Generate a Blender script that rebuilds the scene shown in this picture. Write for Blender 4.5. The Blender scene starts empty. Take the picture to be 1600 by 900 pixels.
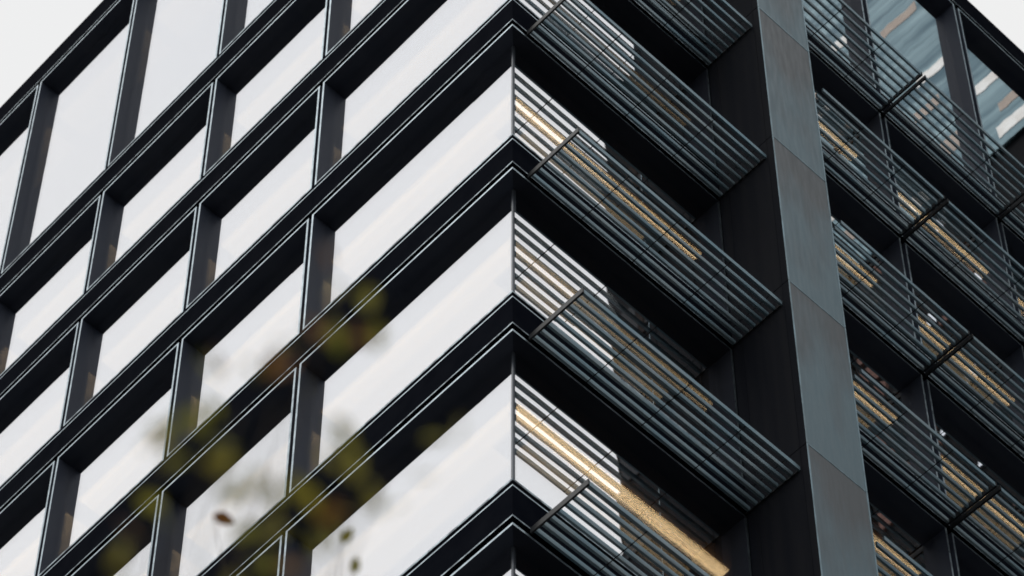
import bpy, bmesh, math, random
from mathutils import Vector, Matrix
R = math.radians
random.seed(7)
SC = bpy.context.scene
COL = SC.collection
Z0 = 31.94                      # height of the lowest visible storey line above the pavement

# ------------------------------------------------------------------ camera
cam_d = bpy.data.cameras.new('camera'); cam = bpy.data.objects.new('camera', cam_d); COL.objects.link(cam)
cam.location = (15.955, -15.1285, -30.339 + Z0)
cam.rotation_euler = (R(90 + 49.66), 0, R(46.538))
cam_d.sensor_width = 36; cam_d.lens = 5495.7 / 1600 * 36
cam_d.shift_y = 793.6 / 1600
cam_d.clip_start = 0.1; cam_d.clip_end = 3000
cam_d.dof.use_dof = True; cam_d.dof.focus_distance = 43.5; cam_d.dof.aperture_fstop = 2.5
SC.camera = cam

# ------------------------------------------------------------------ sky, sun, exposure
SUN_EL, SUN_ROT = R(52), R(200)
w = bpy.data.worlds.new('World'); SC.world = w; w.use_nodes = True
nt = w.node_tree; N = nt.nodes; L = nt.links
for n in list(N): N.remove(n)
out = N.new('ShaderNodeOutputWorld'); bg = N.new('ShaderNodeBackground'); bg.inputs[1].default_value = 0.1
sky = N.new('ShaderNodeTexSky'); sky.sky_type = 'NISHITA'; sky.sun_disc = False
sky.sun_elevation = SUN_EL; sky.sun_rotation = SUN_ROT
mix = N.new('ShaderNodeMix'); mix.data_type = 'RGBA'; mix.inputs[0].default_value = 0.93
tc = N.new('ShaderNodeTexCoord'); mp = N.new('ShaderNodeMapping'); mp.inputs['Scale'].default_value = (1, 1, 2.4)
no = N.new('ShaderNodeTexNoise'); no.inputs['Scale'].default_value = 1.6; no.inputs['Detail'].default_value = 5
cr = N.new('ShaderNodeValToRGB')
cr.color_ramp.elements[0].position = .3; cr.color_ramp.elements[0].color = (8.5, 8.65, 8.8, 1)
cr.color_ramp.elements[1].position = .7; cr.color_ramp.elements[1].color = (9.5, 9.42, 9.25, 1)
L.new(tc.outputs['Generated'], mp.inputs[0]); L.new(mp.outputs[0], no.inputs[0]); L.new(no.outputs[0], cr.inputs[0])
L.new(sky.outputs[0], mix.inputs[6]); L.new(cr.outputs[0], mix.inputs[7]); L.new(mix.outputs[2], bg.inputs[0]); L.new(bg.outputs[0], out.inputs[0])
sd = bpy.data.lights.new('sun', 'SUN'); sd.energy = 0.5; sd.angle = R(20); sd.color = (1, .96, .9)
so = bpy.data.objects.new('sun', sd); COL.objects.link(so)
so.rotation_euler = (R(90) - SUN_EL, 0, R(180) - SUN_ROT)
SC.view_settings.view_transform = 'Standard'; SC.view_settings.look = 'None'
SC.view_settings.exposure = 0; SC.view_settings.gamma = 1
SC.render.engine = 'CYCLES'
SC.cycles.use_adaptive_sampling = False; SC.cycles.sampling_pattern = 'TABULATED_SOBOL'; SC.cycles.filter_width = 1.7; SC.cycles.use_denoising = True; SC.cycles.denoising_input_passes = 'RGB_ALBEDO_NORMAL'; SC.cycles.denoising_prefilter = 'ACCURATE'
SC.cycles.max_bounces = 10; SC.cycles.transparent_max_bounces = 12; SC.cycles.glossy_bounces = 6
SC.cycles.caustics_reflective = False; SC.cycles.caustics_refractive = False

# ------------------------------------------------------------------ materials
def mat(name, col, rough=.5, metal=0., spec=.5, noise=None, bump=None, emit=None, rnoise=None):
    m = bpy.data.materials.new(name); m.use_nodes = True
    t = m.node_tree; b = t.nodes['Principled BSDF']
    b.inputs['Base Color'].default_value = (*col, 1); b.inputs['Roughness'].default_value = rough
    b.inputs['Metallic'].default_value = metal; b.inputs['Specular IOR Level'].default_value = spec
    co = t.nodes.new('ShaderNodeTexCoord')
    def nz(scale, detail, stretch):
        mpp = t.nodes.new('ShaderNodeMapping'); mpp.inputs['Scale'].default_value = stretch
        t.links.new(co.outputs['Object'], mpp.inputs[0])
        x = t.nodes.new('ShaderNodeTexNoise'); x.inputs['Scale'].default_value = scale; x.inputs['Detail'].default_value = detail
        t.links.new(mpp.outputs[0], x.inputs[0]); return x
    if noise:
        scale, col2, stretch = noise[:3]
        x = nz(scale, 6, stretch); r = t.nodes.new('ShaderNodeValToRGB')
        lo, hi = noise[3] if len(noise) > 3 else (.35, .65)
        r.color_ramp.elements[0].position = lo; r.color_ramp.elements[0].color = (*col, 1)
        r.color_ramp.elements[1].position = hi; r.color_ramp.elements[1].color = (*col2, 1)
        t.links.new(x.outputs[0], r.inputs[0]); t.links.new(r.outputs[0], b.inputs['Base Color'])
    if rnoise:
        x = nz(rnoise[0], 5, rnoise[1]); r = t.nodes.new('ShaderNodeMapRange')
        r.inputs['To Min'].default_value = rnoise[2]; r.inputs['To Max'].default_value = rnoise[3]
        r.inputs['From Min'].default_value = .3; r.inputs['From Max'].default_value = .7
        t.links.new(x.outputs[0], r.inputs[0]); t.links.new(r.outputs[0], b.inputs['Roughness'])
    if bump:
        x = nz(bump[0], 4, (1, 1, 1)); bp = t.nodes.new('ShaderNodeBump')
        bp.inputs['Strength'].default_value = bump[1]; bp.inputs['Distance'].default_value = bump[2]
        t.links.new(x.outputs[0], bp.inputs['Height']); t.links.new(bp.outputs[0], b.inputs['Normal'])
    if emit:
        b.inputs['Emission Color'].default_value = (*emit[:3], 1); b.inputs['Emission Strength'].default_value = emit[3]
    return m

def glass(name, refl, refl_col, trans_col, wav=0.0):
    m = bpy.data.materials.new(name); m.use_nodes = True
    t = m.node_tree; t.nodes.remove(t.nodes['Principled BSDF']); o = t.nodes['Material Output']
    g = t.nodes.new('ShaderNodeBsdfGlossy'); g.inputs['Roughness'].default_value = 0.0; g.inputs['Color'].default_value = (*refl_col, 1)
    tr = t.nodes.new('ShaderNodeBsdfTransparent'); tr.inputs['Color'].default_value = (*trans_col, 1)
    mx = t.nodes.new('ShaderNodeMixShader')
    lw = t.nodes.new('ShaderNodeLayerWeight'); lw.inputs['Blend'].default_value = .35
    mr = t.nodes.new('ShaderNodeMapRange'); mr.inputs['To Min'].default_value = refl - .12; mr.inputs['To Max'].default_value = min(1, refl + .12)
    t.links.new(lw.outputs['Facing'], mr.inputs[0]); t.links.new(mr.outputs[0], mx.inputs[0])
    t.links.new(tr.outputs[0], mx.inputs[1]); t.links.new(g.outputs[0], mx.inputs[2]); t.links.new(mx.outputs[0], o.inputs[0])
    if wav:
        co = t.nodes.new('ShaderNodeTexCoord'); x = t.nodes.new('ShaderNodeTexNoise'); x.inputs['Scale'].default_value = 1.1; x.inputs['Detail'].default_value = 1
        bp = t.nodes.new('ShaderNodeBump'); bp.inputs['Strength'].default_value = 1; bp.inputs['Distance'].default_value = wav
        t.links.new(co.outputs['Object'], x.inputs[0]); t.links.new(x.outputs[0], bp.inputs['Height']); t.links.new(bp.outputs[0], g.inputs['Normal'])
    return m

M = {}
M['dark'] = mat('matte_black_paint', (.0040, .0052, .0090), .85, 0, .006, noise=(3, (.0065, .0078, .0120), (1, 1, 1)))
M['groove'] = mat('shadow_gap_black', (.003, .004, .006), .9, 0, .02)
M['reveal'] = mat('satin_charcoal_reveal', (.032, .041, .064), .55, 0, .22, noise=(1.5, (.046, .054, .076), (1, 1, .2)))
M['reveal_shaded'] = mat('shaded_charcoal_reveal', (.026, .030, .042), .7, 0, .05, noise=(1.5, (.034, .038, .050), (1, 1, .3)))  # darker copy of the reveal, shade painted in for the bay beside the pier
M['lip'] = mat('bare_metal_edge', (.43, .51, .56), .36, 1, .5, noise=(6, (.27, .33, .37), (1, 1, 1)), rnoise=(14, (1, 1, 1), .25, .5))
M['lip_thin'] = mat('worn_metal_edge', (.34, .41, .45), .38, 1, .5, noise=(7, (.10, .12, .14), (1, 1, 1), (.40, .62)), rnoise=(20, (1, 1, 1), .25, .6))
M['slat'] = mat('slate_blue_metal', (.145, .245, .30), .42, .6, .5, noise=(4, (.23, .295, .325), (1, .4, 1)), rnoise=(8, (1, .2, 1), .35, .6))
M['bracket'] = mat('dark_grey_bracket_paint', (.040, .043, .046), .5, .2, .3, noise=(6, (.030, .032, .035), (1, 1, 1)))
M['arm'] = mat('near_black_bracket_paint', (.012, .014, .017), .55, .1, .15)
M['rod'] = mat('black_rod_steel', (.006, .007, .009), .6, 0, .2)
M['post'] = mat('grey_corner_post', (.06, .07, .085), .35, .5, .5)
def zinc():
    m = mat('weathered_zinc', (.2, .24, .27), .5, .3, .4, rnoise=(5, (3, 3, .4), .38, .62), bump=(2.2, .25, .01))
    t = m.node_tree; b = t.nodes['Principled BSDF']; co = t.nodes.new('ShaderNodeTexCoord'); sx = t.nodes.new('ShaderNodeSeparateXYZ')
    t.links.new(co.outputs['Generated'], sx.inputs[0])
    def noise(sc, st, det=6):
        mp_ = t.nodes.new('ShaderNodeMapping'); mp_.inputs['Scale'].default_value = st; t.links.new(co.outputs['Object'], mp_.inputs[0])
        x = t.nodes.new('ShaderNodeTexNoise'); x.inputs['Scale'].default_value = sc; x.inputs['Detail'].default_value = det; t.links.new(mp_.outputs[0], x.inputs[0]); return x
    n1 = noise(.9, (1, 1.4, .6)); n2 = noise(7, (1, 3, .22), 8)
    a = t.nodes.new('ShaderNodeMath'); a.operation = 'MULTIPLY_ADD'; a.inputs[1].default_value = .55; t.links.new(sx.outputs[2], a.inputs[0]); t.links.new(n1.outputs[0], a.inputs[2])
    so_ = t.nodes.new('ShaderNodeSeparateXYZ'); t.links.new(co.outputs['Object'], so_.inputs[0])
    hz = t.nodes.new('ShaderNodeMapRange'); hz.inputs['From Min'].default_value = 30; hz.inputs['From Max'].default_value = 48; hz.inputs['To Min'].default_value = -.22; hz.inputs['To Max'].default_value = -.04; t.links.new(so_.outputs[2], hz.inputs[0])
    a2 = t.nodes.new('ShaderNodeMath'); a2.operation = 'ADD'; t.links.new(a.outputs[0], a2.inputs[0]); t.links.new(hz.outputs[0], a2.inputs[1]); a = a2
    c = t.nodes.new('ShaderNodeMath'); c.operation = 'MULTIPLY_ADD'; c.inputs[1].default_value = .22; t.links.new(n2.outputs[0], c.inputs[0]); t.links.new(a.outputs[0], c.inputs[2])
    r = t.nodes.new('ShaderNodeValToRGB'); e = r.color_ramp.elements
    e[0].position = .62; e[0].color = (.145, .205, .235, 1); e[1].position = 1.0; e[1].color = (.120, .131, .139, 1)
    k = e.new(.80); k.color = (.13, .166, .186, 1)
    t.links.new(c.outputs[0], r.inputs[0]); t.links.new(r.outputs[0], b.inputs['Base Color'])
    return m
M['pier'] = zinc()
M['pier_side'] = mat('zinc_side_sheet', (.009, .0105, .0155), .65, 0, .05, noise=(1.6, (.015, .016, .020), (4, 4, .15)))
M['pier_edge'] = mat('zinc_folded_edge', (.30, .42, .48), .35, .7, .5, noise=(12, (.2, .27, .3), (1, 1, .3)))
M['glass'] = glass('coated_window_glass', .77, (.995, 1.0, 1.03), (.93, .96, .93), 0.0012)
M['ceiling'] = mat('interior_wood_ceiling', (.16, .095, .05), .6, 0, .3, noise=(2, (.11, .065, .035), (1, 1, 1)))
M['interior'] = mat('interior_grey_wall', (.12, .11, .10), .8, 0, .2, noise=(1, (.08, .075, .07), (1, 1, 1)))
def emitter(name, s, c=(1, .65, .34)):
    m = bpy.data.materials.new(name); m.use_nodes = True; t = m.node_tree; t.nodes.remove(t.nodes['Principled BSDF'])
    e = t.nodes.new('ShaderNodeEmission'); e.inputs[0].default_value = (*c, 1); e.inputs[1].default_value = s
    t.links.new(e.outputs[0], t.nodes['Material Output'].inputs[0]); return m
M['asphalt'] = mat('asphalt', (.045, .046, .048), .9, 0, .3, noise=(30, (.06, .06, .06), (1, 1, 1)), bump=(60, .3, .01))
M['paving'] = mat('grey_paving', (.16, .16, .155), .85, 0, .3, noise=(4, (.2, .195, .19), (1, 1, 1)))
M['paint'] = mat('white_road_paint', (.7, .7, .68), .7)
M['brick'] = mat('brown_brick', (.22, .12, .10), .9, 0, .1, noise=(5, (.12, .075, .065), (1, 1, 3)))
M['brick_t1'] = mat('dark_brown_brick', (.030, .020, .018), .9, 0, .1, noise=(5, (.018, .014, .013), (1, 1, 3)))  # plain darker brick tone for the first tower
M['brickdark'] = mat('charcoal_cladding', (.010, .011, .013), .8, 0, .05, noise=(3, (.014, .014, .016), (1, 1, 3)))
M['tglass'] = mat('teal_mirror_glass', (.055, .12, .155), .10, 1, .5, noise=(.55, (.27, .39, .42), (.35, 1, 4), (.36, .68)), bump=(.5, .4, .05))
M['tpale'] = mat('pale_mirror_panel', (.92, .92, .88), .12, 1, .5, noise=(1.5, (.75, .72, .66), (1, 1, 1)))
M['tband'] = mat('warm_beige_panel', (.62, .52, .44), .7, 0, .3, noise=(1, (.5, .42, .36), (1, 1, 1)))
M['twin'] = mat('dark_tower_glass', (.012, .014, .018), .4, 0, .08)
M['twinlit'] = mat('bright_tower_window', (.85, .9, .95), .12, 1, .5)
M['bark'] = mat('grey_brown_bark', (.045, .033, .025), .9, 0, .2, noise=(8, (.07, .055, .04), (1, 1, .3)), bump=(20, .6, .02))

def leafmat(name, c1, c2):
    m = bpy.data.materials.new(name); m.use_nodes = True; t = m.node_tree; b = t.nodes['Principled BSDF']; o = t.nodes['Material Output']
    b.inputs['Roughness'].default_value = .5; b.inputs['Specular IOR Level'].default_value = .3
    g = t.nodes.new('ShaderNodeNewGeometry'); r = t.nodes.new('ShaderNodeValToRGB')
    r.color_ramp.elements[0].color = (*c1, 1); r.color_ramp.elements[1].color = (*c2, 1)
    t.links.new(g.outputs['Random Per Island'], r.inputs[0]); t.links.new(r.outputs[0], b.inputs['Base Color'])
    tl = t.nodes.new('ShaderNodeBsdfTranslucent'); t.links.new(r.outputs[0], tl.inputs['Color'])
    mx = t.nodes.new('ShaderNodeMixShader'); mx.inputs[0].default_value = .5
    t.links.new(b.outputs[0], mx.inputs[1]); t.links.new(tl.outputs[0], mx.inputs[2]); t.links.new(mx.outputs[0], o.inputs[0])
    return m
M['leaf'] = leafmat('olive_leaf', (.21, .21, .03), (.30, .25, .035))
M['leafb'] = leafmat('bronze_leaf', (.24, .12, .025), (.17, .06, .02))

# ------------------------------------------------------------------ mesh helpers
class MB:
    def __init__(s): s.v = []; s.f = []; s.m = []
    def box(s, a, b, mi=0, faces=None):
        """faces: optional dict '-x','+x','-y','+y','-z','+z' -> material index"""
        x0, x1 = sorted((a[0], b[0])); y0, y1 = sorted((a[1], b[1])); z0, z1 = sorted((a[2], b[2]))
        k = len(s.v)
        s.v += [(x0,y0,z0),(x1,y0,z0),(x1,y1,z0),(x0,y1,z0),(x0,y0,z1),(x1,y0,z1),(x1,y1,z1),(x0,y1,z1)]
        q = {'-z':(0,3,2,1),'+z':(4,5,6,7),'-y':(0,1,5,4),'+x':(1,2,6,5),'+y':(2,3,7,6),'-x':(3,0,4,7)}
        for key, idx in q.items():
            s.f.append(tuple(k+i for i in idx)); s.m.append((faces or {}).get(key, mi))
    def tube(s, pts, rad, n=7, mi=0):
        k0 = len(s.v); P = [Vector(p) for p in pts]
        for i, p in enumerate(P):
            d = (P[min(i+1, len(P)-1)] - P[max(i-1, 0)]).normalized()
            a = d.cross(Vector((.3, .2, 1) if abs(d.z) < .9 else (1, 0, 0))).normalized(); b = d.cross(a)
            for j in range(n):
                t = 2*math.pi*j/n; s.v.append(tuple(p + (a*math.cos(t) + b*math.sin(t))*rad[i]))
        for i in range(len(P)-1):
            for j in range(n):
                s.f.append((k0+i*n+j, k0+i*n+(j+1) % n, k0+(i+1)*n+(j+1) % n, k0+(i+1)*n+j)); s.m.append(mi)
        s.f.append(tuple(k0+j for j in reversed(range(n)))); s.m.append(mi)
        s.f.append(tuple(k0+(len(P)-1)*n+j for j in range(n))); s.m.append(mi)
    def build(s, name, mats, parent=None, loc=None, bevel=0):
        me = bpy.data.meshes.new(name); me.from_pydata(s.v, [], s.f); me.update()
        for m in (mats if isinstance(mats, (list, tuple)) else [mats]): me.materials.append(m)
        me.polygons.foreach_set('material_index', s.m)
        o = bpy.data.objects.new(name, me); COL.objects.link(o)
        if parent: o.parent = parent
        if loc: o.location = loc
        if bevel:
            bv = o.modifiers.new('bevel', 'BEVEL'); bv.width = bevel; bv.segments = 2; bv.limit_method = 'ANGLE'
        return o
def empty(name, loc=(0, 0, 0)):
    o = bpy.data.objects.new(name, None); COL.objects.link(o); o.location = loc; o.empty_display_size = .3; return o
def tag(o, label=None, cat=None, group=None, kind=None):
    if label: o['label'] = label
    if cat: o['category'] = cat
    if group: o['group'] = group
    if kind: o['kind'] = kind
    return o
def inst(src, parent, loc, rz=0, sc=None):
    c = src.copy(); COL.objects.link(c); c.parent = parent; c.location = loc; c.rotation_euler = (0, 0, rz)
    if sc: c.scale = sc
    return c

# ------------------------------------------------------------------ ground, road, pavement
g = MB(); g.box((-1500, -1500, -.5), (1500, 1500, 0)); tag(g.build('ground', M['paving']), kind='structure')
g = MB(); g.box((3.2, -400, .004), (15.0, 400, .008)); g.box((-400, -16.5, .004), (3.2, -5.5, .008)); g.box((15.0, -16.5, .004), (400, -5.5, .008))
tag(g.build('road', M['asphalt']), kind='structure')
g = MB()
for y in range(-200, 200, 6):
    if not -18 < y < -4: g.box((9.0, y, .012), (9.15, y+3, .014))
tag(g.build('road_marking', M['paint']), kind='structure')
g = MB(); g.box((-400, -5.3, 0), (3.0, 400, .13)); g.box((15.2, -5.3, 0), (400, 400, .13))
g.box((15.2, -400, 0), (400, -16.7, .13)); tag(g.build('pavement', M['paving']), kind='structure')
KZ = .13

# ------------------------------------------------------------------ the office building
B = empty('office_building', (0, 0, KZ))
tag(B, 'black gridded office building with mirror windows, sun shade grilles and a tall zinc pier', 'building')
OZ = -KZ
ROWS = {-1: 25.596, 0: 18.417, 1: 14.7065, 2: 11.066, 3: 7.424, 4: 3.80, 5: 0.03, 6: -3.68}
zr = {k: v + Z0 + OZ for k, v in ROWS.items()}
XA, XB, XC, XD = -3.929, -6.668, -9.425, -12.187
XE = XD - 2.76; XF = XE - 2.76
LEFT = [0, XA, XB, XC, XD, XE, XF]
YP0, YP1, YE, YF = 3.862, 4.925, 7.964, 10.707
YG = YF + 2.743; YH = YG + 2.743
RIGHT = [(0, YP0), (YP1, YE), (YE, YF), (YF, YG), (YG, YH)]
D = .20; LT = .035
# mapping a facade-local box (s along facade from corner, d depth inwards, z) to the building
def fbox(mb, side, s0, s1, d0, d1, z0, z1, front=0, mi=0):
    """front = material index of the outward face"""
    if side == 'L': mb.box((-s0, d0, z0), (-s1, d1, z1), mi, {'-y': front})
    else: mb.box((-d0, s0, z0), (-d1, s1, z1), mi, {'+x': front})

def window(side, s0, s1, z0, z1, corner):
    """s0 = edge nearest the corner, s1 = far edge; frame ring, pane"""
    mb = MB()
    c0 = s0
    if not corner: fbox(mb, side, s0, s0+LT, 0, D+.05, z0, z1, 1)
    fbox(mb, side, s1-LT, s1, 0, D+.05, z0, z1, 1)
    a = s0 + (0 if corner else LT); b = s1-LT
    # top and bottom members butt between the jambs; at the corner the two facades mitre on the diagonal
    for (za, zb, fm) in ((z0, z0+LT, 2), (z1-LT, z1, 1)):
        if corner:
            k = len(mb.v); T = D + .05
            if side == 'L': q = [(0, 0), (-b, 0), (-b, T), (-T, T)]
            else: q = [(0, 0), (-T, T), (-T, b), (0, b)]
            for zz in (za, zb): mb.v += [(x, y, zz) for x, y in q]
            mb.f += [(k, k+1, k+2, k+3), (k+7, k+6, k+5, k+4), (k, k+4, k+5, k+1), (k+1, k+5, k+6, k+2), (k+2, k+6, k+7, k+3), (k+3, k+7, k+4, k)]
            mm = [0]*6
            mm[2 if side == 'L' else 5] = fm
            mb.m += mm
        else: fbox(mb, side, a, b, 0, D+.05, za, zb, fm)
    o = mb.build('window', [M['reveal_shaded'] if (side == 'R' and corner) else M['reveal'], M['lip'], M['lip_thin']], B)
    g = MB(); ga = (D + .03) if corner else a - .01
    fbox(g, side, ga, b + .01, D, D+.012, z0+LT-.01, z1-LT+.01)
    n_ = 1 if side == 'L' else 0; rr = random.Random(round(s0*31 + z0*17 + n_))
    off = [rr.uniform(-.0035, .0035) for _ in range(4)]
    for i_ in range(8):
        v_ = list(g.v[i_]); q_ = (1 if (v_[1 - n_] if n_ == 0 else v_[0]) > (-(ga + b)/2 if n_ else (ga + b)/2) else 0) + (2 if i_ > 3 else 0)
        v_[n_] += off[q_]; g.v[i_] = tuple(v_)
    g.build('glass_pane', M['glass'], o)
    return o

def spandrel(side, s0, s1, zk, corner, top=False):
    """black panel between two thin metal edges, zk = underside line of the storey"""
    mb = MB(); s0 = 0 if corner else s0
    lo, hi = zk + .140, zk + (.80 if top else .718)
    e = .022
    def slab(d0, d1, za, zb, fm):
        if corner:
            k = len(mb.v)
            if side == 'L': q = [(-d0, d0), (-s1, d0), (-s1, d1), (-d1, d1)]
            else: q = [(-d0, d0), (-d1, d1), (-d1, s1), (-d0, s1)]
            for zz in (za, zb): mb.v += [(x, y, zz) for x, y in q]
            mb.f += [(k, k+1, k+2, k+3), (k+7, k+6, k+5, k+4), (k, k+4, k+5, k+1), (k+1, k+5, k+6, k+2), (k+2, k+6, k+7, k+3), (k+3, k+7, k+4, k)]
            mm = [0]*6; mm[2 if side == 'L' else 5] = fm; mb.m += mm
        else: fbox(mb, side, s0, s1, d0, d1, za, zb, fm)
    slab(.006, .09, lo + e, hi - e, 0)
    slab(0, .09, lo, lo + e, 1)
    slab(0, .09, hi - e, hi, 0 if top else 2)
    return mb.build('spandrel', [M['dark'], M['lip_thin'], M['lip']], B)

rows = [-1, 0, 1, 2, 3, 4, 5, 6]
zr[7] = zr[6] - 3.67
for side in 'LR':
    bays = [(abs(LEFT[i]), abs(LEFT[i+1])) for i in range(len(LEFT)-1)] if side == 'L' else RIGHT
    for bi, (s0, s1) in enumerate(bays):
        corner = bi == 0
        pierside = side == 'R' and bi == 0
        afterpier = side == 'R' and bi == 1
        a = s0 if (corner or afterpier) else s0 - .0175 + .0
        if side == 'L' and not corner: a = s0 - .0175 + .10
        if side == 'L': a = 0 if corner else s0 + .0825
        else: a = 0 if corner else (s0 + .01 if afterpier else s0 + .05)
        b = s1 + .0175 if side == 'L' else (s1 - .01 if pierside else s1 - .05)
        for k in rows:
            win = window(side, a, b, zr[k+1] + .80, zr[k] + .0175, corner)
            spandrel(side, (s0 + .034 if side == 'L' else s0 + .002) if not corner else 0, (s1 + .030) if side == 'L' else s1 - .002, zr[k], corner, k == -1)

# structural slabs behind the spandrels, one per storey, with the ceiling on the underside
X1, Y1 = XF - .02, YH - .02
for k in rows + [7]:
    mb = MB(); top = zr[k] + (.76 if k == -1 else .77)
    mb.box((X1, .09 + .001, zr[k] + .022), (-.091, Y1, top), 0, {'-z': 1})
    mb.build('floor_slab', [M['groove'], M['ceiling']], B)
# mullion backing, dark groove between neighbouring frames
for k in rows:
    for x in LEFT[1:]:
        mb = MB(); mb.box((x - .0825 + .001, .07, zr[k+1] + .78), (x - .0185, D + .045, zr[k] + .02)); mb.build('mullion', M['groove'], B)
    for y in (YE, YF, YG, YH):
        mb = MB(); mb.box((-.07, y - .049, zr[k+1] + .78), (-D - .045, y + .049, zr[k] + .02)); mb.build('mullion', M['groove'], B)
    mb = MB(); mb.box((-D - .055, D + .002, zr[k+1] + .775), (-D - .002, D + .055, zr[k] + .02)); mb.build('corner_post', M['post'], B, bevel=.006)
# core wall deep inside, parapet cap
mb = MB(); mb.box((X1 + .1, 6.5, zr[7]), (-6.5, Y1 - .1, zr[-1])); mb.build('core_wall', M['interior'], B)
mb = MB(); mb.box((X1, .03, zr[-1] + .76), (-.03, .35, zr[-1] + .81)); mb.box((-.35, .351, zr[-1] + .76), (-.03, Y1, zr[-1] + .81)); mb.build('parapet_cap', M['dark'], B)
# far end walls and the plain lower storeys that reach the ground
mb = MB(); mb.box((X1 - .2, 0, 0), (X1, Y1, zr[-1] + .8)); mb.box((X1 - .2, Y1, 0), (0, Y1 + .2, zr[-1] + .8)); mb.build('end_wall', M['dark'], B)
mb = MB(); mb.box((X1 + .01, .25, 4.2), (-.25, Y1 - .01, zr[7] + .02)); mb.box((X1 + .4, 1.2, 0), (-1.2, Y1 - .4, 4.2)); mb.build('lower_wall', M['dark'], B)
z = zr[7] - 3.67; lows = []
while z > 4: lows.append(z); z -= 3.67
for z in lows:
    mb = MB(); mb.box((X1, 0, z), (0, .24, z + .8)); mb.box((-.24, .241, z), (0, Y1, z + .8)); mb.build('spandrel', M['dark'], B)

# warm cove lights along the ceiling edge; dimmer strips imitate their glow on it
LL = {}
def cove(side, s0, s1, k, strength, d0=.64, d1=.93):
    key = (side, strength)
    if key not in LL: LL[key] = emitter('warm_cove_light_and_glow_%s_%d' % (side, int(strength*100)), strength)
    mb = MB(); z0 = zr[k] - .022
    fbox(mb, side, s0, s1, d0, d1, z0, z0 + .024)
    mb.build('cove_light_and_glow', LL[key], B)
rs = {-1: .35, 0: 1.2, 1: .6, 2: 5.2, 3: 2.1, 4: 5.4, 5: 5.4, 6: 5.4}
for k in rows:
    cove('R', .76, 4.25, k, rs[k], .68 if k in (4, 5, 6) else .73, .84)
    if k in (2, 3, 4): cove('R', 1.2, 3.7 + .2*k - .6, k, 1.0, 1.0, 1.2)  # dim emissive strip painting the glow on the wood ceiling
    if k >= 0:
        for a, b in ((5.0, 8.2), (8.8, 11.3), (11.9, 14.6)): cove('R', a, b, k, 4.4, .72, .85); cove('R', a + .3, b - .2, k, 1.0, .95, 1.12)  # each second strip is ceiling glow made as emission, no lamp
    a = .66
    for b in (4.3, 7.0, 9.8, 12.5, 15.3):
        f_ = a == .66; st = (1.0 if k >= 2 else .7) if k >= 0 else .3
        cove('L', a, b, k, 1.3*st, .66, .74); cove('L', .88 if f_ else a, b, k, .85*st, .745, .92); cove('L', 1.35 if f_ else a, b, k, .5*st, .925, 1.25); a = b + .3  # only the first is a lamp; the wider two paint its fading light

# sun shade grilles
def grille(k, y0, y1, first):
    zb = zr[k] + .074; h = .080; W = .882
    mb = MB(); n = 8
    for i in range(n):
        x = .048 + (W - .018 - .048) * i / (n - 1)
        mb.box((x - .016, y0 + .028, zb), (x + .016, y1 - (.0 if first else .028), zb + h))
    o = mb.build('sun_shade', M['slat'], B)
    arms = [y0] if first else ([y0, y1] if y0 > 5.4 else [y1])
    for y in arms:
        a, b = (y, y + .026) if y == y0 else (y - .026, y)
        m2 = MB(); m2.box((-.005, a, zb - .006), (W + .004, b, zb + h + .012)); m2.build('bracket', M['bracket' if first else 'arm'], o, bevel=.003)
    if first:
        m2 = MB(); m2.box((.0, y1 - .02, zb - .012), (W - .03, y1 - .002, zb + .012)); m2.build('end_bar', M['rod'], o)
    ry = [y0 + .89*i for i in range(1, 4) if y0 + .89*i < y1 - .3]
    for y in ry:
        m2 = MB(); m2.tube([(.02, y, zb - .006), (W - .01, y, zb - .006)], [.006]*2, 6); m2.build('tie_rod', M['rod'], o)
for k in (-1, 0, 1, 2, 3, 4, 5, 6):
    if k == -1: continue
    grille(k, .262, YP0 - .003, True)
    grille(k, 5.30, YE - .03, False)
    grille(k, YE + .03, YF - .03, False); grille(k, YF + .03, YG - .03, False)

# the zinc clad pier: one panel per storey, with folded edges
PX = 1.022
for k in list(range(-1, 8)):
    zt = zr[k] + .52; 
    zb_ = zr[k+1] + .52 if k < 7 else zr[7] - 3.1
    if k == -1: zt = zr[-1] + .82
    mb = MB(); 
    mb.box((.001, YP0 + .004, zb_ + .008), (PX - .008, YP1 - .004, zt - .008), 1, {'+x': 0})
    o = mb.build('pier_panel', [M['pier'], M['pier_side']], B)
    e = MB()
    e.box((PX - .010, YP0, zb_ + .005), (PX, YP0 + .022, zt - .005)); e.box((PX - .010, YP1 - .022, zb_ + .005), (PX, YP1, zt - .005))
    e.box((PX - .0095, YP0 + .0225, zt - .022), (PX - .0015, YP1 - .0225, zt - .006))
    e.build('folded_edge', M['pier_edge'], o, bevel=.002)
    e = MB(); e.box((.16, YP0 - .004, zb_ + .01), (.172, YP0 + .003, zt - .01)); e.box((.90, YP0 - .003, zb_ + .01), (.908, YP0 + .003, zt - .01))
    e.build('seam', M['pier_side'], o)
mb = MB(); mb.box((-.3, YP0 + .01, 0), (PX - .02, YP1 - .01, zr[-1] + .80)); mb.build('pier_core', M['groove'], B)

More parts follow.
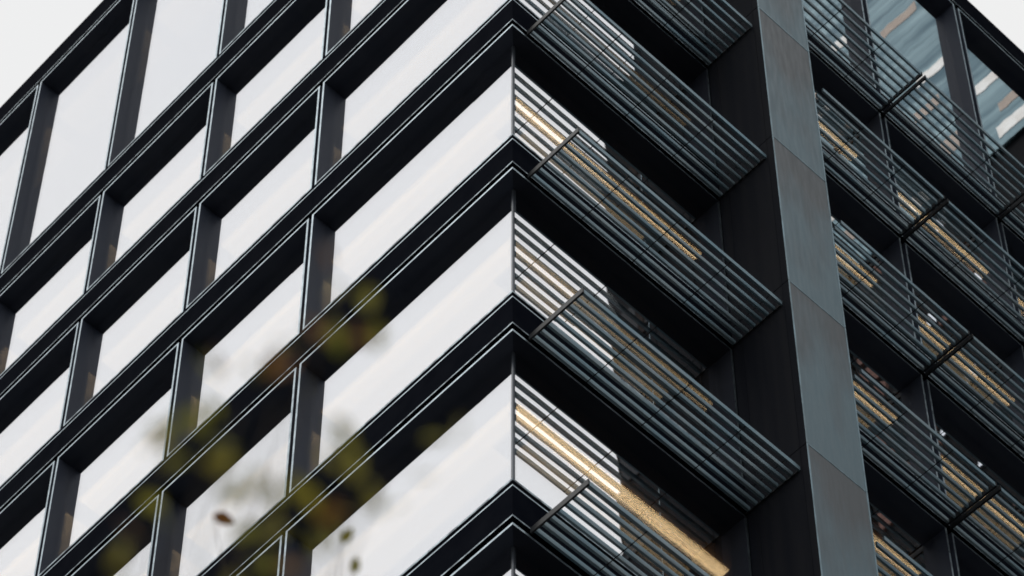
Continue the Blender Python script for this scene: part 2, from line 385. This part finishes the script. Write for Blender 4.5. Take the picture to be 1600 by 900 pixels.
# ------------------------------------------------------------------ towers across the street, seen mirrored in the right facade
T1 = empty('brick_tower', (21.4, 38, KZ)); tag(T1, 'dark brick tower across the street, mirrored in the windows between corner and pier', 'building')
m = MB(); m.box((-5.4, -10, 0), (3.4, 10, 108), 0); m.build('wall', M['brickdark'], T1)
m = MB(); m.box((-5.5, -10.12, 36), (3.45, -9.9, 37)); m.box((-5.5, -10.12, 54), (3.45, -9.9, 55)); m.box((-5.5, -10.12, 73.5), (3.45, -9.9, 74.5)); m.build('cornice', M['brick_t1'], T1)
wm = MB(); wm.box((-.55, -.04, -.8), (.55, .06, .8)); wproto = None
cnt = 0
for zi in range(12):
    zc = 60 + zi * 3.7
    for xi in range(6):
        x = -4.6 + xi * 1.45
        if wproto is None: wproto = wm.build('window', M['twin'], T1, (x, -10.02, zc))
        else: inst(wproto, T1, (x, -10.02, zc))
m = MB(); random.seed(3)
for zi in range(12):
    for xi in range(6):
        x = -4.6 + xi*1.45 + .72; zc = 60 + zi*3.7
        if xi < 5 and random.random() < .8: m.box((x - .13, -10.08, zc - 1.2), (x + .13, -10.0, zc + random.uniform(.2, 1.2)))
m.build('brick_pier', M['brick_t1'], T1)
litp = MB(); litp.box((-.32, -.05, -.28), (.32, .05, .28)); lp = None
for (x, zc) in [(-4.6, 84.6), (-3.15, 84.6), (-4.6, 77.2), (-1.7, 88.3), (-3.15, 92), (-.25, 77.2)]:
    if lp is None: lp = litp.build('lit_window', M['twinlit'], T1, (x, -10.09, zc))
    else: inst(lp, T1, (x, -10.09, zc))

T2 = empty('glass_tower', (9.5, 38, KZ)); tag(T2, 'teal glass tower with pale panels across the street, mirrored in the top windows', 'building')
m = MB(); m.box((-6, -9.9, 0), (6.3, 10, 86)); m.build('wall', M['brickdark'], T2)
random.seed(11)
zc = 87.0
m = MB(); m.box((-6.1, -10.05, 86), (6.4, 10, 112)); m.build('curtain_wall', M['tglass'], T2)
for i in range(9):
    z = 86.3 + i * 2.9
    m = MB(); x = -6.1
    while x < 6:
        wd = random.uniform(1.6, 3.6)
        if random.random() < .75: m.box((x, -10.062, z + random.uniform(0, .2)), (min(x + wd, 6.3), -10.04, z + random.uniform(.55, .8)))
        x += wd + random.uniform(.5, 1.6)
    m.build('pale_panel', M['tpale'], T2)
    m = MB(); x = -5.6 + random.uniform(0, 2)
    while x < 6:
        wd = random.uniform(.8, 1.6)
        if random.random() < .6: m.box((x, -10.060, z + 1.3), (min(x + wd, 6.3), -10.04, z + random.uniform(1.6, 2.3)))
        x += wd + random.uniform(1.2, 3)
    m.build('warm_panel', M['tband'], T2)
m = MB(); random.seed(5)
for zi in range(24):
    z = 60 + zi*1.08
    for xa in (3.9, 5.2):
        if random.random() < .8: m.box((xa + random.uniform(0, .2), -10.0, z), (xa + random.uniform(.8, 1.15), -9.88, z + .72))
    if random.random() < .4: m.box((.4 + random.uniform(0, 2), -10.0, z), (1.3 + random.uniform(0, 2), -9.88, z + .3))
m.build('brick_panel', M['brick'], T2)
litp = MB(); litp.box((-.2, -.05, -.30), (.2, .05, .30)); lp = None
for (x, zc) in [(12.1, 73.7), (13.1, 76.1), (12.1, 77.4), (13.05, 81.1), (11.3, 81.1), (12.0, 84.9), (14.2, 79.7), (11.2, 73.7), (9.4, 77.4)]:
    if lp is None: lp = litp.build('lit_window', M['twinlit'], T2, (x - 9.5, -9.97, zc))
    else: inst(lp, T2, (x - 9.5, -9.97, zc))

# ------------------------------------------------------------------ street tree whose top leaves rise into the foreground
random.seed(21)
cl = cam.location.copy()
yw, pt = R(46.538), R(49.66)
Fw = Vector((-math.sin(yw)*math.cos(pt), math.cos(yw)*math.cos(pt), math.sin(pt))); Rt = Vector((math.cos(yw), math.sin(yw), 0)); Up = Rt.cross(Fw)
def dirpx(u, v): return (Fw + Rt*((u-800)/5495.7) - Up*((v-450-793.6)/5495.7)).normalized()
tb = Vector((cl.x - 3.4, cl.y + 1.9, KZ))       # the trunk's foot beside the kerb
T = empty('street_tree', tb); tag(T, 'out of focus olive leaved twigs in the lower left foreground', 'tree')
clusters = [(525, 472, 5.4, 0.045, 4, 0), (498, 560, 5.2, 0.045, 5, 1), (432, 632, 5.6, 0.045, 3, 0), (292, 688, 5.2, 0.045, 5, 0), (235, 815, 5.5, 0.045, 4, 0), (632, 700, 5.7, 0.045, 3, 0), (548, 748, 5.1, 0.045, 5, 0), (500, 780, 5.3, 0.045, 3, 0), (385, 868, 5.6, 0.045, 4, 0), (432, 835, 5.3, 0.045, 3, 0), (375, 640, 5.8, 0.045, 2, 1), (468, 512, 5.1, 0.045, 3, 0), (345, 690, 5.1, 0.045, 3, 0), (275, 745, 5.1, 0.045, 3, 0), (600, 728, 5.1, 0.045, 3, 0), (470, 815, 5.1, 0.045, 3, 0), (250, 850, 5.2, 0.045, 3, 0)]
def leaf(mb, p, size, d=None, mi=0, nrm=None):
    d = (d or Vector((random.gauss(0, 1), random.gauss(0, 1), random.gauss(-.2, .7)))).normalized()
    nn = nrm or Vector((random.gauss(0, 1), random.gauss(0, 1), random.gauss(.6, 1)))
    s = d.cross(nn).normalized(); u = s.cross(d)
    k = len(mb.v); W = size * .3
    prof = [(0, 0), (.18, .7), (.45, 1), (.75, .66), (1, 0)]
    mid = []; lft = []; rgt = []
    for t, wd in prof:
        c = p + d*(t*size) - u*(.12*size*t*t)
        mid.append(c); lft.append(c + s*W*wd + u*W*.25*wd); rgt.append(c - s*W*wd + u*W*.25*wd)
    pts = mid + lft[1:4] + rgt[1:4]
    mb.v += [tuple(q) for q in pts]
    fs = [(0, 1, 5), (0, 8, 1), (1, 2, 6, 5), (2, 1, 8, 9), (2, 3, 7, 6), (3, 2, 9, 10), (3, 4, 7), (4, 3, 10)]
    for f in fs: mb.f.append(tuple(k+i for i in f)); mb.m.append(mi)
fol = MB(); wood = MB()
hub = Vector((-.15, .1, 3.3))
tw = []
for (u, v, dist, spread, n, bz) in clusters:
    c = cl + dirpx(u, v) * dist - tb
    if n == 0: continue
    tw.append(c)
    for i in range(n):
        q = c + Vector((random.gauss(0, spread), random.gauss(0, spread), random.gauss(0, spread)))
        leaf(fol, q, random.uniform(.04, .06), mi=(1 if (bz and random.random() < .75) or random.random() < .08 else 0))
# crown below the frame
for i in range(1500):
    a = random.uniform(0, 2*math.pi); r = 1.15*math.sqrt(random.random()); z = random.uniform(2.3, 4.2)
    q = Vector((math.cos(a)*r*.9 - .1, math.sin(a)*r*.9, z))
    d = (q + tb - cl).normalized()
    dep = d.dot(Fw); 
    if dep > .05:
        uu = 800 + 5495.7*d.dot(Rt)/dep; vv = 450 + 793.6 - 5495.7*d.dot(Up)/dep
        if vv < 960 and -100 < uu < 1700: continue
    leaf(fol, q, random.uniform(.05, .09), mi=int(random.random() < .1))
tr = MB(); tr.tube([(0, 0, -.1), (.02, .01, .9), (-.03, .03, 1.9), (-.1, .06, 2.6), hub], [.075, .06, .052, .045, .035], 12); trunk = tr.build('trunk', M['bark'], T)
for c in tw[::2]:
    mid = hub.lerp(c, .5) + Vector((random.gauss(0, .05), random.gauss(0, .05), -.12))
    wood.tube([hub - Vector((0, 0, .02)), mid, c], [.016, .008, .002], 6)
for i in range(7):
    a = i*.9; e = Vector((math.cos(a)*.8, math.sin(a)*.8, random.uniform(2.9, 3.7))); wood.tube([(-.05, .04, 2.2 + .1*i), (e + Vector((0, 0, 2.4)))*.5, e], [.02, .012, .004], 6)
wood.build('branches', M['bark'], T)
fol.build('foliage', [M['leaf'], M['leafb']], T)

# a second, taller tree farther off: only its thin top twigs reach the frame
d0 = dirpx(470, 1150); b2 = cl + d0*(12.6 / 1)
t2 = Vector((b2.x - .3, b2.y + .2, KZ))
TT = empty('tall_tree', t2); tag(TT, 'taller tree beyond the blurred one, a few sharper bronze leaves at its tip', 'tree')
H = b2.z - KZ
tr = MB(); tr.tube([(0, 0, -.1), (.03, 0, H*.4), (0, .04, H*.75), (.1, -.05, H*.93)], [.13, .10, .06, .03], 12); tr.build('trunk', M['bark'], TT)
fol = MB(); wood = MB(); top = Vector((.1, -.05, H*.93)); random.seed(4)
for (u, v, dist, size, mi, du, dv) in [(333, 804, 13.5, .088, 1, 34, 13), (533, 848, 12.6, .07, 0, 24, -30), (552, 897, 12.4, .065, 0, 6, -26)]:
    q = cl + dirpx(u, v)*dist; d = (cl + dirpx(u+du, v+dv)*dist) - q
    leaf(fol, q - t2, size, d, mi, nrm=(q - cl).normalized() + Vector((.2, .3, .1)))
    wood.tube([top, top.lerp(q - t2, .5) + Vector((0, .05, -.1)), q - t2], [.012, .005, .0015], 5)
for i in range(900):
    a = random.uniform(0, 2*math.pi); r = 1.5*math.sqrt(random.random())
    q = Vector((math.cos(a)*r, math.sin(a)*r, random.uniform(H*.5, H*1.0)))
    d = (q + t2 - cl).normalized(); dep = d.dot(Fw)
    if dep > .05:
        uu = 800 + 5495.7*d.dot(Rt)/dep; vv = 450 + 793.6 - 5495.7*d.dot(Up)/dep
        if vv < 930 and -100 < uu < 1700: continue
    leaf(fol, q, random.uniform(.07, .11), mi=int(random.random() < .2))
for i in range(8):
    a = i*.8; e = Vector((math.cos(a)*1.1, math.sin(a)*1.1, H*random.uniform(.6, .85))); wood.tube([(.02, .02, H*.5), (e + Vector((0, 0, H*.52)))*.5, e], [.03, .015, .005], 6)
wood.build('branches', M['bark'], TT)
fol.build('foliage', [M['leaf'], M['leafb']], TT)
